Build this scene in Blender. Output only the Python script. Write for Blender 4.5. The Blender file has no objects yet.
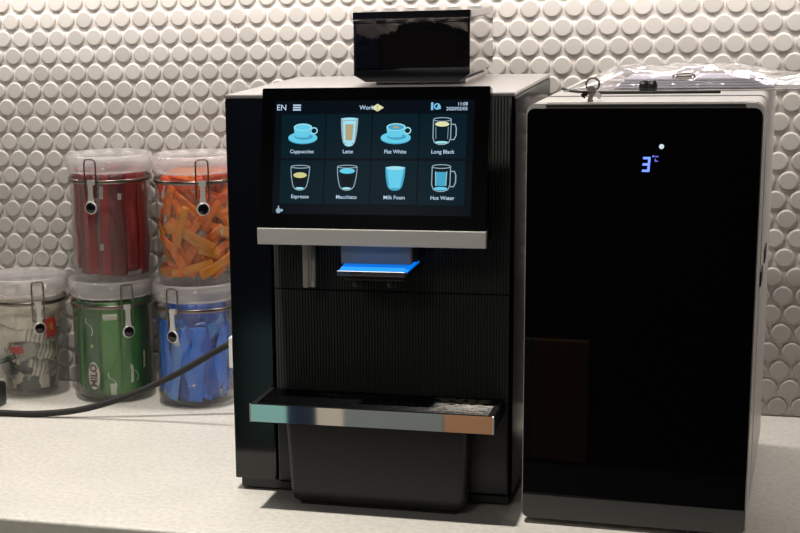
import bpy, bmesh, math, random
from mathutils import Vector, Matrix
R = math.radians
rnd = random.Random(7)
scene = bpy.context.scene
col = scene.collection

# ------------------------------------------------------------------ materials
def mat(name, base=(.5,.5,.5), rough=.5, metal=0., spec=.5, ior=1.5, coat=0., emit=None, estr=0., bump=None, noise=None):
    m = bpy.data.materials.new(name); m.use_nodes = True
    nt = m.node_tree; b = nt.nodes['Principled BSDF']
    b.inputs['Base Color'].default_value = (*base, 1)
    b.inputs['Roughness'].default_value = rough
    b.inputs['Metallic'].default_value = metal
    b.inputs['IOR'].default_value = ior
    b.inputs['Specular IOR Level'].default_value = spec
    b.inputs['Coat Weight'].default_value = coat
    b.inputs['Coat Roughness'].default_value = .03
    if emit:
        b.inputs['Emission Color'].default_value = (*emit, 1)
        b.inputs['Emission Strength'].default_value = estr
    if noise or bump:
        tc = nt.nodes.new('ShaderNodeTexCoord')
        n = nt.nodes.new('ShaderNodeTexNoise')
        nt.links.new(tc.outputs['Object'], n.inputs['Vector'])
        n.inputs['Scale'].default_value = (noise or bump)[0]
        n.inputs['Detail'].default_value = 4
        if noise:
            r = nt.nodes.new('ShaderNodeValToRGB')
            r.color_ramp.elements[0].position = .35; r.color_ramp.elements[1].position = .65
            r.color_ramp.elements[0].color = (*[c*noise[1] for c in base], 1)
            r.color_ramp.elements[1].color = (*base, 1)
            nt.links.new(n.outputs['Fac'], r.inputs['Fac'])
            nt.links.new(r.outputs['Color'], b.inputs['Base Color'])
        if bump:
            bp = nt.nodes.new('ShaderNodeBump'); bp.inputs['Strength'].default_value = bump[1]
            bp.inputs['Distance'].default_value = .001
            nt.links.new(n.outputs['Fac'], bp.inputs['Height'])
            nt.links.new(bp.outputs['Normal'], b.inputs['Normal'])
    return m

def clear_mat(name, tint=(1,1,1), gloss=1.0, rough=.03, milky=0., bump=0):
    """thin clear plastic: straight-through transmission plus fresnel reflection"""
    m = bpy.data.materials.new(name); m.use_nodes = True
    nt = m.node_tree; nt.nodes.clear()
    out = nt.nodes.new('ShaderNodeOutputMaterial')
    tr = nt.nodes.new('ShaderNodeBsdfTransparent'); tr.inputs['Color'].default_value = (*tint, 1)
    gl = nt.nodes.new('ShaderNodeBsdfGlossy'); gl.inputs['Roughness'].default_value = rough
    fr = nt.nodes.new('ShaderNodeFresnel'); fr.inputs['IOR'].default_value = 1.49
    ge = nt.nodes.new('ShaderNodeNewGeometry'); mr = nt.nodes.new('ShaderNodeMapRange')   # same fresnel on both faces of the thin wall
    mr.inputs['To Min'].default_value = 1.49; mr.inputs['To Max'].default_value = 1/1.49
    nt.links.new(ge.outputs['Backfacing'], mr.inputs['Value']); nt.links.new(mr.outputs[0], fr.inputs['IOR'])
    ml = nt.nodes.new('ShaderNodeMath'); ml.operation = 'MULTIPLY'; ml.inputs[1].default_value = gloss; ml.use_clamp = True
    mx = nt.nodes.new('ShaderNodeMixShader')
    nt.links.new(fr.outputs[0], ml.inputs[0]); nt.links.new(ml.outputs[0], mx.inputs[0])
    src = tr
    if milky:
        df = nt.nodes.new('ShaderNodeBsdfDiffuse'); df.inputs['Color'].default_value = (.9,.88,.88,1)
        tl = nt.nodes.new('ShaderNodeBsdfTranslucent'); tl.inputs['Color'].default_value = (.9,.88,.88,1)
        ad = nt.nodes.new('ShaderNodeMixShader'); ad.inputs[0].default_value = .5
        nt.links.new(df.outputs[0], ad.inputs[1]); nt.links.new(tl.outputs[0], ad.inputs[2])
        m2 = nt.nodes.new('ShaderNodeMixShader'); m2.inputs[0].default_value = milky
        nt.links.new(tr.outputs[0], m2.inputs[1]); nt.links.new(ad.outputs[0], m2.inputs[2]); src = m2
    if bump:
        tc = nt.nodes.new('ShaderNodeTexCoord'); n = nt.nodes.new('ShaderNodeTexNoise')
        n.inputs['Scale'].default_value = 60; nt.links.new(tc.outputs['Object'], n.inputs['Vector'])
        bp = nt.nodes.new('ShaderNodeBump'); bp.inputs['Strength'].default_value = bump; bp.inputs['Distance'].default_value = .004
        nt.links.new(n.outputs['Fac'], bp.inputs['Height']); nt.links.new(bp.outputs['Normal'], gl.inputs['Normal'])
    nt.links.new(src.outputs[0], mx.inputs[1]); nt.links.new(gl.outputs[0], mx.inputs[2])
    nt.links.new(mx.outputs[0], out.inputs['Surface'])
    return m

def tile_mat():
    m = mat('penny_tile', (.60,.57,.54), .42)
    nt = m.node_tree; b = nt.nodes['Principled BSDF']
    g = nt.nodes.new('ShaderNodeNewGeometry')
    r = nt.nodes.new('ShaderNodeValToRGB')
    r.color_ramp.elements[0].color = (.39,.37,.345,1); r.color_ramp.elements[1].color = (.46,.44,.41,1)
    nt.links.new(g.outputs['Random Per Island'], r.inputs['Fac'])
    nt.links.new(r.outputs['Color'], b.inputs['Base Color'])
    return m

def quartz_mat():
    m = mat('quartz', (.74,.71,.65), .38)
    nt = m.node_tree; b = nt.nodes['Principled BSDF']
    tc = nt.nodes.new('ShaderNodeTexCoord')
    n = nt.nodes.new('ShaderNodeTexNoise'); n.inputs['Scale'].default_value = 160; n.inputs['Detail'].default_value = 3
    n2 = nt.nodes.new('ShaderNodeTexNoise'); n2.inputs['Scale'].default_value = 14
    r = nt.nodes.new('ShaderNodeValToRGB')
    r.color_ramp.elements[0].position = .38; r.color_ramp.elements[1].position = .6
    r.color_ramp.elements[0].color = (.66,.635,.58,1); r.color_ramp.elements[1].color = (.76,.73,.67,1)
    mx = nt.nodes.new('ShaderNodeMixRGB'); mx.blend_type = 'MULTIPLY'; mx.inputs[0].default_value = .12
    nt.links.new(tc.outputs['Object'], n.inputs['Vector']); nt.links.new(tc.outputs['Object'], n2.inputs['Vector'])
    nt.links.new(n.outputs['Fac'], r.inputs['Fac']); nt.links.new(r.outputs['Color'], mx.inputs[1])
    nt.links.new(n2.outputs['Fac'], mx.inputs[2]); nt.links.new(mx.outputs[0], b.inputs['Base Color'])
    return m

M = dict(
    tile=tile_mat(), grout=mat('grout', (.70,.65,.61), .8, noise=(300,.93)), quartz=quartz_mat(),
    quartz_edge=mat('quartz_edge', (.76,.73,.62), .5, noise=(120,.9)),
    gloss_black=mat('gloss_black', (.003,.003,.004), .09, ior=1.52),
    side_black=mat('polished_black_side', (.004,.004,.005), .10, spec=.5, ior=1.10),
    satin_black=mat('satin_black', (.012,.012,.013), .38, bump=(900,.15)),
    bin_black=mat('bin_black', (.018,.018,.018), .45, bump=(1200,.2)),
    flute=mat('fluted_black', (.065,.068,.062), .25),
    top_plate=mat('brushed_top', (.52,.50,.50), .3, metal=.85),
    silver=mat('brushed_silver', (.70,.69,.64), .42, metal=.45, bump=(400,.08)),
    chrome=mat('chrome', (.86,.86,.86), .03, metal=1),
    steel=mat('steel', (.62,.60,.57), .22, metal=1),
    latch=mat('latch_metal', (.66,.64,.60), .3, metal=.45), dark_wire=mat('dark_wire', (.20,.17,.15), .3, metal=1),
    glass_black=mat('black_glass', (.0015,.0015,.002), .02, ior=1.22),
    fridge_paint=mat('silver_paint', (.47,.45,.43), .36, metal=.1),
    fridge_white=mat('pale_paint', (.80,.76,.76), .4),
    fridge_strip=mat('grey_strip', (.036,.038,.036), .4),
    rubber=mat('rubber', (.01,.01,.01), .7),
    blue_led=mat('blue_led', (.02,.2,.8), .3, emit=(.0,.21,.88), estr=.72), outlet=mat('outlet_grey', (.38,.34,.26), .6), spout=mat('spout_metal', (.62,.59,.50), .45, metal=.2),
    clear=clear_mat('clear_acrylic', (.975,.975,.97), .8, .04, milky=.012),
    clear_lid=clear_mat('clear_lid', (.95,.94,.94), 1.3, .05, milky=.28),
    bagplastic=clear_mat('bag_plastic', (.96,.95,.96), 2.2, .12, milky=.18, bump=1.0),
    smoked=clear_mat('smoked_plastic', (.52,.51,.51), 1.0, .02), hopper_side=mat('hopper_side', (.50,.48,.47), .05, metal=1),
    white=mat('white_plastic', (.8,.79,.76), .4),
    paper=mat('lavender_paper', (.62,.60,.72), .6),
    navy=mat('navy_panel', (.010,.022,.055), .6), teal=mat('teal_panel', (.38,.78,.74), .6),
    beige=mat('beige_panel', (.75,.68,.55), .6), bluegrey=mat('blue_grey_panel', (.26,.29,.29), .6),
    brown=mat('brown_panel', (.50,.26,.13), .6), darkwall=mat('dark_wall', (.012,.011,.011), .7),
    floor=mat('floor', (.06,.05,.045), .6), ceil=mat('ceiling', (.05,.05,.05), .8),
)

# ------------------------------------------------------------------ mesh helpers
def box(bm, x0,x1,y0,y1,z0,z1, bev=0, seg=2, mi=0, mtx=None):
    t = bmesh.new()
    bmesh.ops.create_cube(t, size=1)
    bmesh.ops.scale(t, vec=(x1-x0,y1-y0,z1-z0), verts=t.verts)
    bmesh.ops.translate(t, vec=((x0+x1)/2,(y0+y1)/2,(z0+z1)/2), verts=t.verts)
    if bev: bmesh.ops.bevel(t, geom=t.edges[:], offset=bev, segments=seg, profile=.5, affect='EDGES')
    merge(bm, t, mi, mtx)
def merge(bm, t, mi=0, mtx=None):
    if mtx is not None: bmesh.ops.transform(t, matrix=mtx, verts=t.verts)
    vm = {v: bm.verts.new(v.co) for v in t.verts}
    for f in t.faces:
        try: g = bm.faces.new([vm[v] for v in f.verts]); g.material_index = mi; g.smooth = f.smooth
        except ValueError: pass
    t.free()
def lathe(bm, prof, segs=48, c=(0,0), mi=0, mtx=None):
    t = bmesh.new(); rings = []
    for r, z in prof:
        if r < 1e-6: rings.append([t.verts.new((c[0],c[1],z))])
        else: rings.append([t.verts.new((c[0]+r*math.cos(2*math.pi*i/segs), c[1]+r*math.sin(2*math.pi*i/segs), z)) for i in range(segs)])
    for a, b in zip(rings, rings[1:]):
        for i in range(segs):
            j = (i+1) % segs
            if len(a) == 1 and len(b) == 1: continue
            if len(a) == 1: f = t.faces.new([a[0], b[j], b[i]][::-1])
            elif len(b) == 1: f = t.faces.new([a[i], a[j], b[0]])
            else: f = t.faces.new([a[i], a[j], b[j], b[i]])
            f.smooth = True
    merge(bm, t, mi, mtx)
def catmull(pts, n=8, closed=False):
    P = [Vector(p) for p in pts]; out = []; N = len(P)
    rng = range(N) if closed else range(N-1)
    for i in rng:
        p1, p2 = P[i], P[(i+1) % N]
        p0 = P[(i-1) % N] if closed or i > 0 else p1*2-p2
        p3 = P[(i+2) % N] if closed or i < N-2 else p2*2-p1
        for k in range(n):
            t = k/n
            out.append(.5*((2*p1)+(p2-p0)*t+(2*p0-5*p1+4*p2-p3)*t*t+(3*p1-p0-3*p2+p3)*t**3))
    if not closed: out.append(P[-1])
    return out
def tube(bm, pts, r, segs=10, closed=False, mi=0):
    pts = [Vector(p) for p in pts]; n = len(pts); rings = []; prev = None
    for i, p in enumerate(pts):
        if closed: d = pts[(i+1)%n]-pts[i-1]
        else: d = pts[min(i+1,n-1)]-pts[max(i-1,0)]
        d.normalize()
        if prev is None: u = d.orthogonal().normalized()
        else: u = (prev-d*prev.dot(d)).normalized()
        prev = u; w = d.cross(u)
        rings.append([bm.verts.new(p+r*(math.cos(2*math.pi*k/segs)*u+math.sin(2*math.pi*k/segs)*w)) for k in range(segs)])
    m = n if closed else n-1
    for i in range(m):
        a, b = rings[i], rings[(i+1)%n]
        for k in range(segs):
            f = bm.faces.new([a[k], a[(k+1)%segs], b[(k+1)%segs], b[k]]); f.smooth = True; f.material_index = mi
    if not closed:
        for rg in (rings[0][::-1], rings[-1]):
            f = bm.faces.new(rg); f.material_index = mi
def prism(bm, poly, d0, d1, axis='y', mi=0):
    """polygon given in the plane across `axis`, extruded from d0 to d1"""
    def p3(a, b, d): return {'y': (a,d,b), 'x': (d,a,b), 'z': (a,b,d)}[axis]
    A = [bm.verts.new(p3(a,b,d0)) for a,b in poly]; B = [bm.verts.new(p3(a,b,d1)) for a,b in poly]
    n = len(poly)
    for f in ([A[::-1], B] + [[A[i], A[(i+1)%n], B[(i+1)%n], B[i]] for i in range(n)]):
        g = bm.faces.new(f); g.material_index = mi
def rrect(x0,x1,z0,z1,r, n=6, corners=(1,1,1,1)):
    pts = []
    for k, (cx, cz, a0) in enumerate(((x1-r,z1-r,0),(x0+r,z1-r,90),(x0+r,z0+r,180),(x1-r,z0+r,270))):
        if corners[k]: pts += [(cx+r*math.cos(R(a0+90*i/n)), cz+r*math.sin(R(a0+90*i/n))) for i in range(n+1)]
        else: pts.append((x1 if k in (0,3) else x0, z1 if k < 2 else z0))
    return pts

OFF = Vector((0,0,0))
def obj(name, bm, mats, parent=None, shift=True):
    if not isinstance(mats, (list, tuple)): mats = [mats]
    bmesh.ops.recalc_face_normals(bm, faces=bm.faces[:])
    if parent is not None and shift: bmesh.ops.translate(bm, vec=-OFF, verts=bm.verts)
    me = bpy.data.meshes.new(name); bm.to_mesh(me); bm.free()
    for m in mats: me.materials.append(m)
    o = bpy.data.objects.new(name, me); col.objects.link(o)
    if parent is not None: o.parent = parent
    return o
def tag(o, label=None, cat=None, group=None, kind=None):
    if label: o['label'] = label
    if cat: o['category'] = cat
    if group: o['group'] = group
    if kind: o['kind'] = kind
    return o
def thing(name, loc, rz, label, cat, group=None):
    o = bpy.data.objects.new(name, None); o.empty_display_size = .02
    col.objects.link(o); o.location = loc; o.rotation_euler = (0,0,rz)
    return tag(o, label, cat, group)
def struct(name, bm, m): return tag(obj(name, bm, m), kind='structure')
def children(o): return [c for c in bpy.data.objects if c.parent == o]
def copy_tree(o, parent=None):
    c = o.copy(); col.objects.link(c)
    if parent is not None: c.parent = parent
    for ch in children(o): copy_tree(ch, c)
    return c
def text_bm(s, size, ext=0.0, align='CENTER', bold=0.0):
    cu = bpy.data.curves.new('t', 'FONT'); cu.body = s; cu.size = size; cu.align_x = align; cu.align_y = 'CENTER'
    cu.extrude = ext; cu.offset = bold; cu.resolution_u = 3
    o = bpy.data.objects.new('t', cu); col.objects.link(o)
    dg = bpy.context.evaluated_depsgraph_get(); dg.update()
    me = bpy.data.meshes.new_from_object(o.evaluated_get(dg))
    bm = bmesh.new(); bm.from_mesh(me)
    bpy.data.objects.remove(o); bpy.data.curves.remove(cu); bpy.data.meshes.remove(me)
    return bm

# ------------------------------------------------------------------ setting
# wall of round mosaic tiles, one mesh: backing plus raised discs
P_ = .0268; H_ = P_*.8660254
bm = bmesh.new()
box(bm, -1.6, 1.3, 0.0035, .12, -.02, 1.0, mi=0)
verts, faces = [], []
prof = ((.0120,.0),(.0119,.0014),(.0115,.0026),(.0107,.0036),(.0094,.0041))
SG = 20
for n in range(-4, 22):
    z = .4996 - n*H_
    ph = -.6052 if n % 2 else -.6052 + P_/2
    i0 = int((-.95-ph)/P_); i1 = int((.72-ph)/P_)
    for i in range(i0, i1):
        x = ph + i*P_; jx, jz, jt = rnd.uniform(-.0003,.0003), rnd.uniform(-.0003,.0003), rnd.uniform(-.0003,.0003)
        ta, tb = rnd.uniform(-.02,.02), rnd.uniform(-.02,.02)
        b0 = len(verts)
        for r, h in prof:
            for k in range(SG):
                a = 2*math.pi*k/SG; dx, dz = r*math.cos(a), r*math.sin(a)
                verts.append((x+jx+dx, .0035-h-jt+dx*ta+dz*tb, max(z+jz+dz, .0002)))
        for q in range(len(prof)-1):
            for k in range(SG):
                l = (k+1) % SG
                faces.append((b0+q*SG+k, b0+q*SG+l, b0+(q+1)*SG+l, b0+(q+1)*SG+k))
        faces.append(tuple(b0+(len(prof)-1)*SG+k for k in range(SG)))
bv = [bm.verts.new(v) for v in verts]
for f in faces:
    g = bm.faces.new([bv[i] for i in f]); g.material_index = 1; g.smooth = len(f) == 4
struct('wall_back', bm, [M['grout'], M['tile']])

bm = bmesh.new(); box(bm, -1.4, 1.1, -.574, -.0002, -.001, 0)
bm.free()
bm = bmesh.new(); box(bm, -1.4, 1.1, -.574, .003, -.038, 0, bev=.003, seg=3)
for f in bm.faces:
    if f.normal.y < -.9 or f.calc_center_median().y < -.5739: f.material_index = 1
wt = obj('worktop', bm, [M['quartz'], M['quartz_edge']])
tag(wt, 'pale speckled stone worktop under the coffee machine, fridge and jars', 'worktop')
bm = bmesh.new(); box(bm, -1.38, 1.08, -.55, .1, -.9, -.0385)
bc = obj('base_cabinet', bm, M['beige']); tag(bc, 'beige base cabinet carrying the stone worktop', 'cabinet')
bm = bmesh.new(); box(bm, -3.2, 3.4, -3.7, .12, -.95, -.9); struct('floor', bm, M['floor'])
bm = bmesh.new(); box(bm, -3.2, 3.4, -3.7, .12, 1.75, 1.8); struct('ceiling', bm, M['ceil'])
bm = bmesh.new(); box(bm, -3.2, 3.4, -3.7, -3.62, -.9, 1.75); struct('wall_front', bm, M['darkwall'])
def panel(n, x0, x1, z0, z1, m, y=-3.62):  # added unseen panels, there only to be mirrored in chrome and black gloss
    bm = bmesh.new(); box(bm, x0, x1, y, y+.02, z0, z1, bev=.003); struct('trim_%d' % n, bm, m)
panel(1, -1.14, -.961, -.89, -.52, M['teal']); panel(2, -.96, -.868, -.89, -.52, M['navy'])
panel(3, -.867, -.781, -.89, -.52, M['beige']); panel(4, -.78, -.474, -.89, -.52, M['bluegrey'])
panel(5, -.473, -.305, -.89, -.52, M['brown']); panel(6, -1.9, -.75, -.5, .5, M['navy'])

# ------------------------------------------------------------------ coffee machine
OFF = Vector((0, -.25, 0))
cm = thing('coffee_machine', OFF, 0, 'black bean-to-cup coffee machine with a lit touch screen, in the middle of the worktop', 'coffee machine')
XL, XC, XR, YF, ZT = -.1526, -.1045, .1474, -.426, .4293
bm = bmesh.new(); box(bm, XC, XR, YF+.004, -.134, .010, ZT-.004, bev=.003)
hous = obj('housing', bm, M['side_black'], cm)
bm = bmesh.new(); box(bm, XL, XC-.0012, YF, -.134, .0135, ZT-.004, bev=.0015)
obj('side_column', bm, M['gloss_black'], cm)
bm = bmesh.new(); box(bm, XL, XR, YF, -.134, ZT-.004, ZT, bev=.0012)
obj('top_cover', bm, M['top_plate'], cm)
bm = bmesh.new(); box(bm, XL+.005, XR-.004, YF+.006, -.14, .002, .0135, bev=.001)
obj('base', bm, M['satin_black'], cm)
for x, y in ((-.135,-.40),(.13,-.40),(-.135,-.16),(.13,-.16)):
    bm = bmesh.new(); lathe(bm, ((0,0),(.010,0),(.010,.003),(0,.003)), 20, (x,y)); obj('foot', bm, M['rubber'], cm)
# fluted front: two stacked panels of vertical ribs
def fluted(x0, x1, z0, z1, y, amp=.0016, pitch=.0031):
    bm = bmesh.new(); n = int(round((x1-x0)/pitch)); S = 6; pts = []
    for i in range(n*S+1):
        x = x0+(x1-x0)*i/(n*S); ph = (i % S)/S
        pts.append((x, y - amp*abs(math.sin(math.pi*ph))))
    A = [bm.verts.new((x,yy,z0)) for x,yy in pts]; B = [bm.verts.new((x,yy,z1)) for x,yy in pts]
    C = [bm.verts.new((x,y+.004,z0)) for x,yy in pts]; D = [bm.verts.new((x,y+.004,z1)) for x,yy in pts]
    for i in range(len(pts)-1):
        bm.faces.new((A[i],A[i+1],B[i+1],B[i])); bm.faces.new((B[i],B[i+1],D[i+1],D[i])); bm.faces.new((A[i],C[i],C[i+1],A[i+1]))
    bm.faces.new((A[0],B[0],D[0],C[0])); bm.faces.new((A[-1],C[-1],D[-1],B[-1]))
    return bm
obj('fluted_panel', fluted(XC+.0015, .1440, .1175, .2257, YF), M['flute'], cm)
obj('fluted_panel', fluted(XC+.0015, .1440, .2273, ZT-.0045, YF), M['flute'], cm)
bm = bmesh.new(); box(bm, XC+.001, .1445, YF, YF+.006, .0135, .1168, bev=.002); obj('lower_panel', bm, M['satin_black'], cm)

# screen: tilted slab, its plane from the bar up to above the lid
ST, SB = Vector((0,-.46,.438)), Vector((0,-.488,.3005))
sv = (ST-SB).normalized(); sn = Vector((0, -sv.z, sv.y))      # sn points out of the glass, towards the room
SMX = Matrix(((1,0,0,0),(0,sv.y,-sv.z*-1*-1,0),(0,0,0,0),(0,0,0,1)))
SMX = Matrix.Identity(4)
for r_ in range(3):
    SMX[r_][0] = (1,0,0)[r_]; SMX[r_][1] = sv[r_]; SMX[r_][2] = sn[r_]; SMX[r_][3] = SB[r_]
SU0, SU1, SV1 = -.1007, .1288, .1403
bm = bmesh.new(); t = bmesh.new(); prism(t, rrect(SU0, SU1, -.002, SV1, .0018), -.013, 0, 'z'); merge(bm, t, 0, SMX)
screen = obj('touch_screen', bm, M['glass_black'], cm)
bm = bmesh.new(); box(bm, SU0+.02, SU1-.02, YF, -.44, .31, .425, bev=.003); obj('screen_mount', bm, M['satin_black'], cm)
def em(name, c, s):
    m = mat(name, (.002,.002,.0025), .03, spec=.3, emit=c, estr=s); return m
E_ = dict(cell=em('lit_cell', (.001,.011,.018), 1.0), cyan=em('lit_cyan', (.13,.60,.80), 1.0), pale=em('lit_pale', (.35,.75,.85), 1.0),
    deep=em('lit_deep', (.06,.36,.55), 1.0), text=em('lit_text', (.50,.66,.85), 1.0), gold=em('lit_gold', (.62,.60,.25), 1.0),
    brown=em('lit_brown', (.42,.36,.20), 1.0), yellow=em('lit_yellow', (.75,.75,.42), 1.0), dark=em('lit_dark', (.003,.006,.010), 1.0),
    rim=em('lit_rim', (.30,.42,.50), 1.0), icon=em('lit_icon', (.2,.55,.85), 1.0), backlight=em('lit_back', (.0006,.003,.006), 1.0))
bm = bmesh.new(); t = bmesh.new(); prism(t, rrect(-.0865,.114,.0145,.1275,.001), .0, .0001, 'z'); merge(bm, t, 0, SMX)
obj('display_area', bm, E_['backlight'], screen)
cu = [-.0800, -.0338, .0133, .0605, .1078]; cv = [(.0705,.1140),(.0250,.0680)]
for (v0, v1) in cv:
    for i in range(4):
        bm = bmesh.new(); t = bmesh.new(); prism(t, rrect(cu[i]+.0007, cu[i+1]-.0007, v0, v1, .0005), .0001, .00022, 'z'); merge(bm, t, 0, SMX)
        obj('menu_cell', bm, E_['cell'], screen)
# flat pictures of drinks, drawn in layers on the display
def ell(cx, cy, a, b, n=28, a0=0, a1=360): return [(cx+a*math.cos(R(a0+(a1-a0)*i/n)), cy+b*math.sin(R(a0+(a1-a0)*i/n))) for i in range(n+(a1-a0 < 360))]
def layer(bm, poly, lv, mi): 
    t = bmesh.new(); prism(t, poly, .00022+.00008*lv, .00026+.00008*lv, 'z'); merge(bm, t, mi, SMX)
def stroke(bm, pts, w, lv, mi, closed=False):
    n = len(pts); A = []; B = []
    for i in range(n):
        p = Vector(pts[i]); a = Vector(pts[(i-1)%n] if closed or i else pts[i]); b = Vector(pts[(i+1)%n] if closed or i < n-1 else pts[i])
        d = (b-a).normalized(); q = Vector((-d.y,d.x))*w/2; A.append(p+q); B.append(p-q)
    for i in range(n if closed else n-1):
        j = (i+1)%n; layer(bm, [tuple(A[i]),tuple(A[j]),tuple(B[j]),tuple(B[i])], lv, mi)
IM = [E_['cyan'], E_['pale'], E_['deep'], E_['brown'], E_['yellow'], E_['dark'], E_['rim'], E_['gold']]
def cup(cx, cy, coffee):
    bm = bmesh.new()
    layer(bm, ell(cx, cy-.0065, .0150, .0058), 0, 2); layer(bm, ell(cx, cy-.0058, .0150, .0055), 1, 0)
    layer(bm, ell(cx+.001, cy-.0050, .0095, .0030), 2, 2)
    stroke(bm, ell(cx+.0115, cy+.0010, .0032, .0030, 16), .0011, 2, 1, True)
    layer(bm, [(cx-.0095,cy+.0045),(cx-.0088,cy-.001),(cx-.006,cy-.0055),(cx+.005,cy-.0055),(cx+.0085,cy-.001),(cx+.0095,cy+.0045)], 3, 0)
    layer(bm, ell(cx, cy+.0045, .0095, .0037), 4, 1); layer(bm, ell(cx, cy+.0043, .0082, .0028), 5, 0 if not coffee else 2)
    if coffee: layer(bm, ell(cx, cy+.0043, .0032, .0011), 6, 3)
    return bm
def glass(cx, cy, w, h, kind):
    bm = bmesh.new(); wb = w*.62
    out = [(cx-w,cy+h)]+[(cx-w+(w-wb)*(t**2.2), cy+h-2*h*t) for t in (.2,.4,.6,.75,.88)]+[(cx-wb*.8,cy-h*.98),(cx-wb*.3,cy-h*1.08),(cx+wb*.3,cy-h*1.08),(cx+wb*.8,cy-h*.98)]+[(cx+w-(w-wb)*(t**2.2), cy+h-2*h*t) for t in (.88,.75,.6,.4,.2)]+[(cx+w,cy+h)]
    if kind == 'latte':
        layer(bm, out, 0, 6); layer(bm, [(cx-w*.75,cy+h*.8),(cx-w*.6,cy-h*.8),(cx+w*.6,cy-h*.8),(cx+w*.75,cy+h*.8)], 1, 1)
        layer(bm, [(cx-w*.5,cy+h*.55),(cx-w*.4,cy-h*.62),(cx+w*.4,cy-h*.62),(cx+w*.5,cy+h*.55)], 2, 3)
        layer(bm, ell(cx, cy-h*.92, wb*.7, h*.13), 2, 1); layer(bm, ell(cx, cy+h*.95, w*.92, .0012), 3, 1)
    if kind == 'foam':
        layer(bm, out, 0, 2); layer(bm, [(cx-w*.85,cy+h*.8),(cx-wb*.85,cy-h*.85),(cx+wb*.85,cy-h*.85),(cx+w*.85,cy+h*.8)], 1, 0)
        layer(bm, ell(cx, cy+h*.9, w*.95, .0018), 2, 1)
    if kind in ('espresso', 'macchiato'):
        stroke(bm, out, .0008, 0, 6); stroke(bm, ell(cx, cy+h, w, .0014), .0008, 1, 6, True)
        layer(bm, [(cx-w*.68,cy+h*.1),(cx-wb*.5,cy-h*.7),(cx+wb*.5,cy-h*.7),(cx+w*.68,cy+h*.1)], 1, 5)
        if kind == 'espresso': layer(bm, ell(cx, cy+h*.25, w*.72, .0028), 2, 7)
        else: layer(bm, ell(cx, cy+h*.62, w*.78, .0027), 2, 0); 
        layer(bm, ell(cx, cy-h*.92, wb*.72, .0011), 3, 1)
    if kind in ('black', 'water'):
        bx = [(cx-w,cy+h),(cx-w,cy-h*.5),(cx-w*.8,cy-h*.9),(cx-w*.3,cy-h*1.05),(cx+w*.3,cy-h*1.05),(cx+w*.8,cy-h*.9),(cx+w,cy-h*.5),(cx+w,cy+h)]
        if kind == 'water': layer(bm, bx, 0, 5); layer(bm, [(cx-w*.62,cy+h*.55),(cx-w*.55,cy-h*.6),(cx+w*.55,cy-h*.6),(cx+w*.62,cy+h*.55)], 1, 2)
        stroke(bm, bx, .0009, 2, 6); stroke(bm, ell(cx, cy+h, w, .0018), .0008, 2, 6, True)
        stroke(bm, [(cx+w,cy+h*.6),(cx+w*1.45,cy+h*.6),(cx+w*1.6,cy+h*.3),(cx+w*1.6,cy-h*.3),(cx+w*1.4,cy-h*.65),(cx+w,cy-h*.65)], .0011, 2, 6)
        if kind == 'black':
            layer(bm, ell(cx, cy+h*.62, w*.8, .0024), 3, 4)
            for s in (-1, 1): stroke(bm, [(cx+s*w*.7,cy+h*.4),(cx+s*w*.66,cy-h*.6)], .0005, 3, 6)
            layer(bm, ell(cx, cy-h*.88, w*.75, .0012), 3, 1)
        else:
            for s in (-1, 1): stroke(bm, [(cx+s*w*.62,cy+h*.6),(cx+s*w*.56,cy-h*.6)], .0006, 3, 1)
            layer(bm, ell(cx, cy-h*.82, w*.75, .0017), 3, 0)
    return bm
cxs = [-.0571, -.0099, .0375, .0841]; cx2 = [-.0586, -.0103, .0382, .0858]
for b in (cup(cxs[0], .0966, False), glass(cxs[1]+.0003, .0965, .0087, .0135, 'latte'), cup(cxs[2], .0966, True), glass(cxs[3]-.001, .0965, .0087, .0118, 'black'),
          glass(cx2[0], .0505, .0096, .0112, 'espresso'), glass(cx2[1], .0508, .0100, .0112, 'macchiato'), glass(cx2[2], .0508, .0099, .0112, 'foam'), glass(cx2[3]-.002, .0508, .0090, .0118, 'water')):
    obj('drink_picture', b, IM, screen)
def stext(s, u, v, size, m='text', align='CENTER', bold=.00005):
    t = text_bm(s, size, 0, align, bold); bmesh.ops.translate(t, vec=(u, v, .0005), verts=t.verts)
    bm = bmesh.new(); merge(bm, t, 0, SMX); return obj('screen_text', bm, E_[m], screen)
for s, u, v in (('Cappuccino',-.0575,.0768),('Latte',-.0103,.0768),('Flat White',.0375,.0768),('Long Black',.0845,.0768),
                ('Espresso',-.0580,.0318),('Macchiato',-.0103,.0318),('Milk Foam',.0380,.0318),('Hot Water',.0858,.0318)):
    stext(s, u, v, .0052)
stext('EN', -.0800, .1206, .0082); stext('Work', .0075, .1202, .0060); stext('11:08', .1075, .1232, .0046, align='RIGHT'); stext('2020/02/05', .1075, .1186, .0046, align='RIGHT')
bm = bmesh.new()
for k in range(3): layer(bm, [(-.0682,.1178+.0023*k),(-.0600,.1178+.0023*k),(-.0600,.1192+.0023*k),(-.0682,.1192+.0023*k)], 2, 0)
obj('menu_icon', bm, E_['text'], screen)
bm = bmesh.new(); layer(bm, [(.0118,.1202),(.0182,.1164),(.0246,.1202),(.0182,.1240)], 2, 0)
layer(bm, [(.0178,.1196),(.0186,.1196),(.0188,.1224),(.0176,.1224)], 3, 1); layer(bm, ell(.0182,.1185,.0006,.0006,10), 3, 1)
obj('warning_icon', bm, [E_['yellow'], E_['brown']], screen)
bm = bmesh.new(); layer(bm, [(.0715,.1175),(.0737,.1175),(.0737,.1250),(.0715,.1250)], 2, 0)
stroke(bm, ell(.0775,.1210,.0026,.0026,14), .0012, 2, 0, True); layer(bm, [(.0770,.1200),(.0810,.1182),(.0810,.1215),(.0785,.1225)], 3, 0)
obj('status_icon', bm, E_['icon'], screen)
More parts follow.
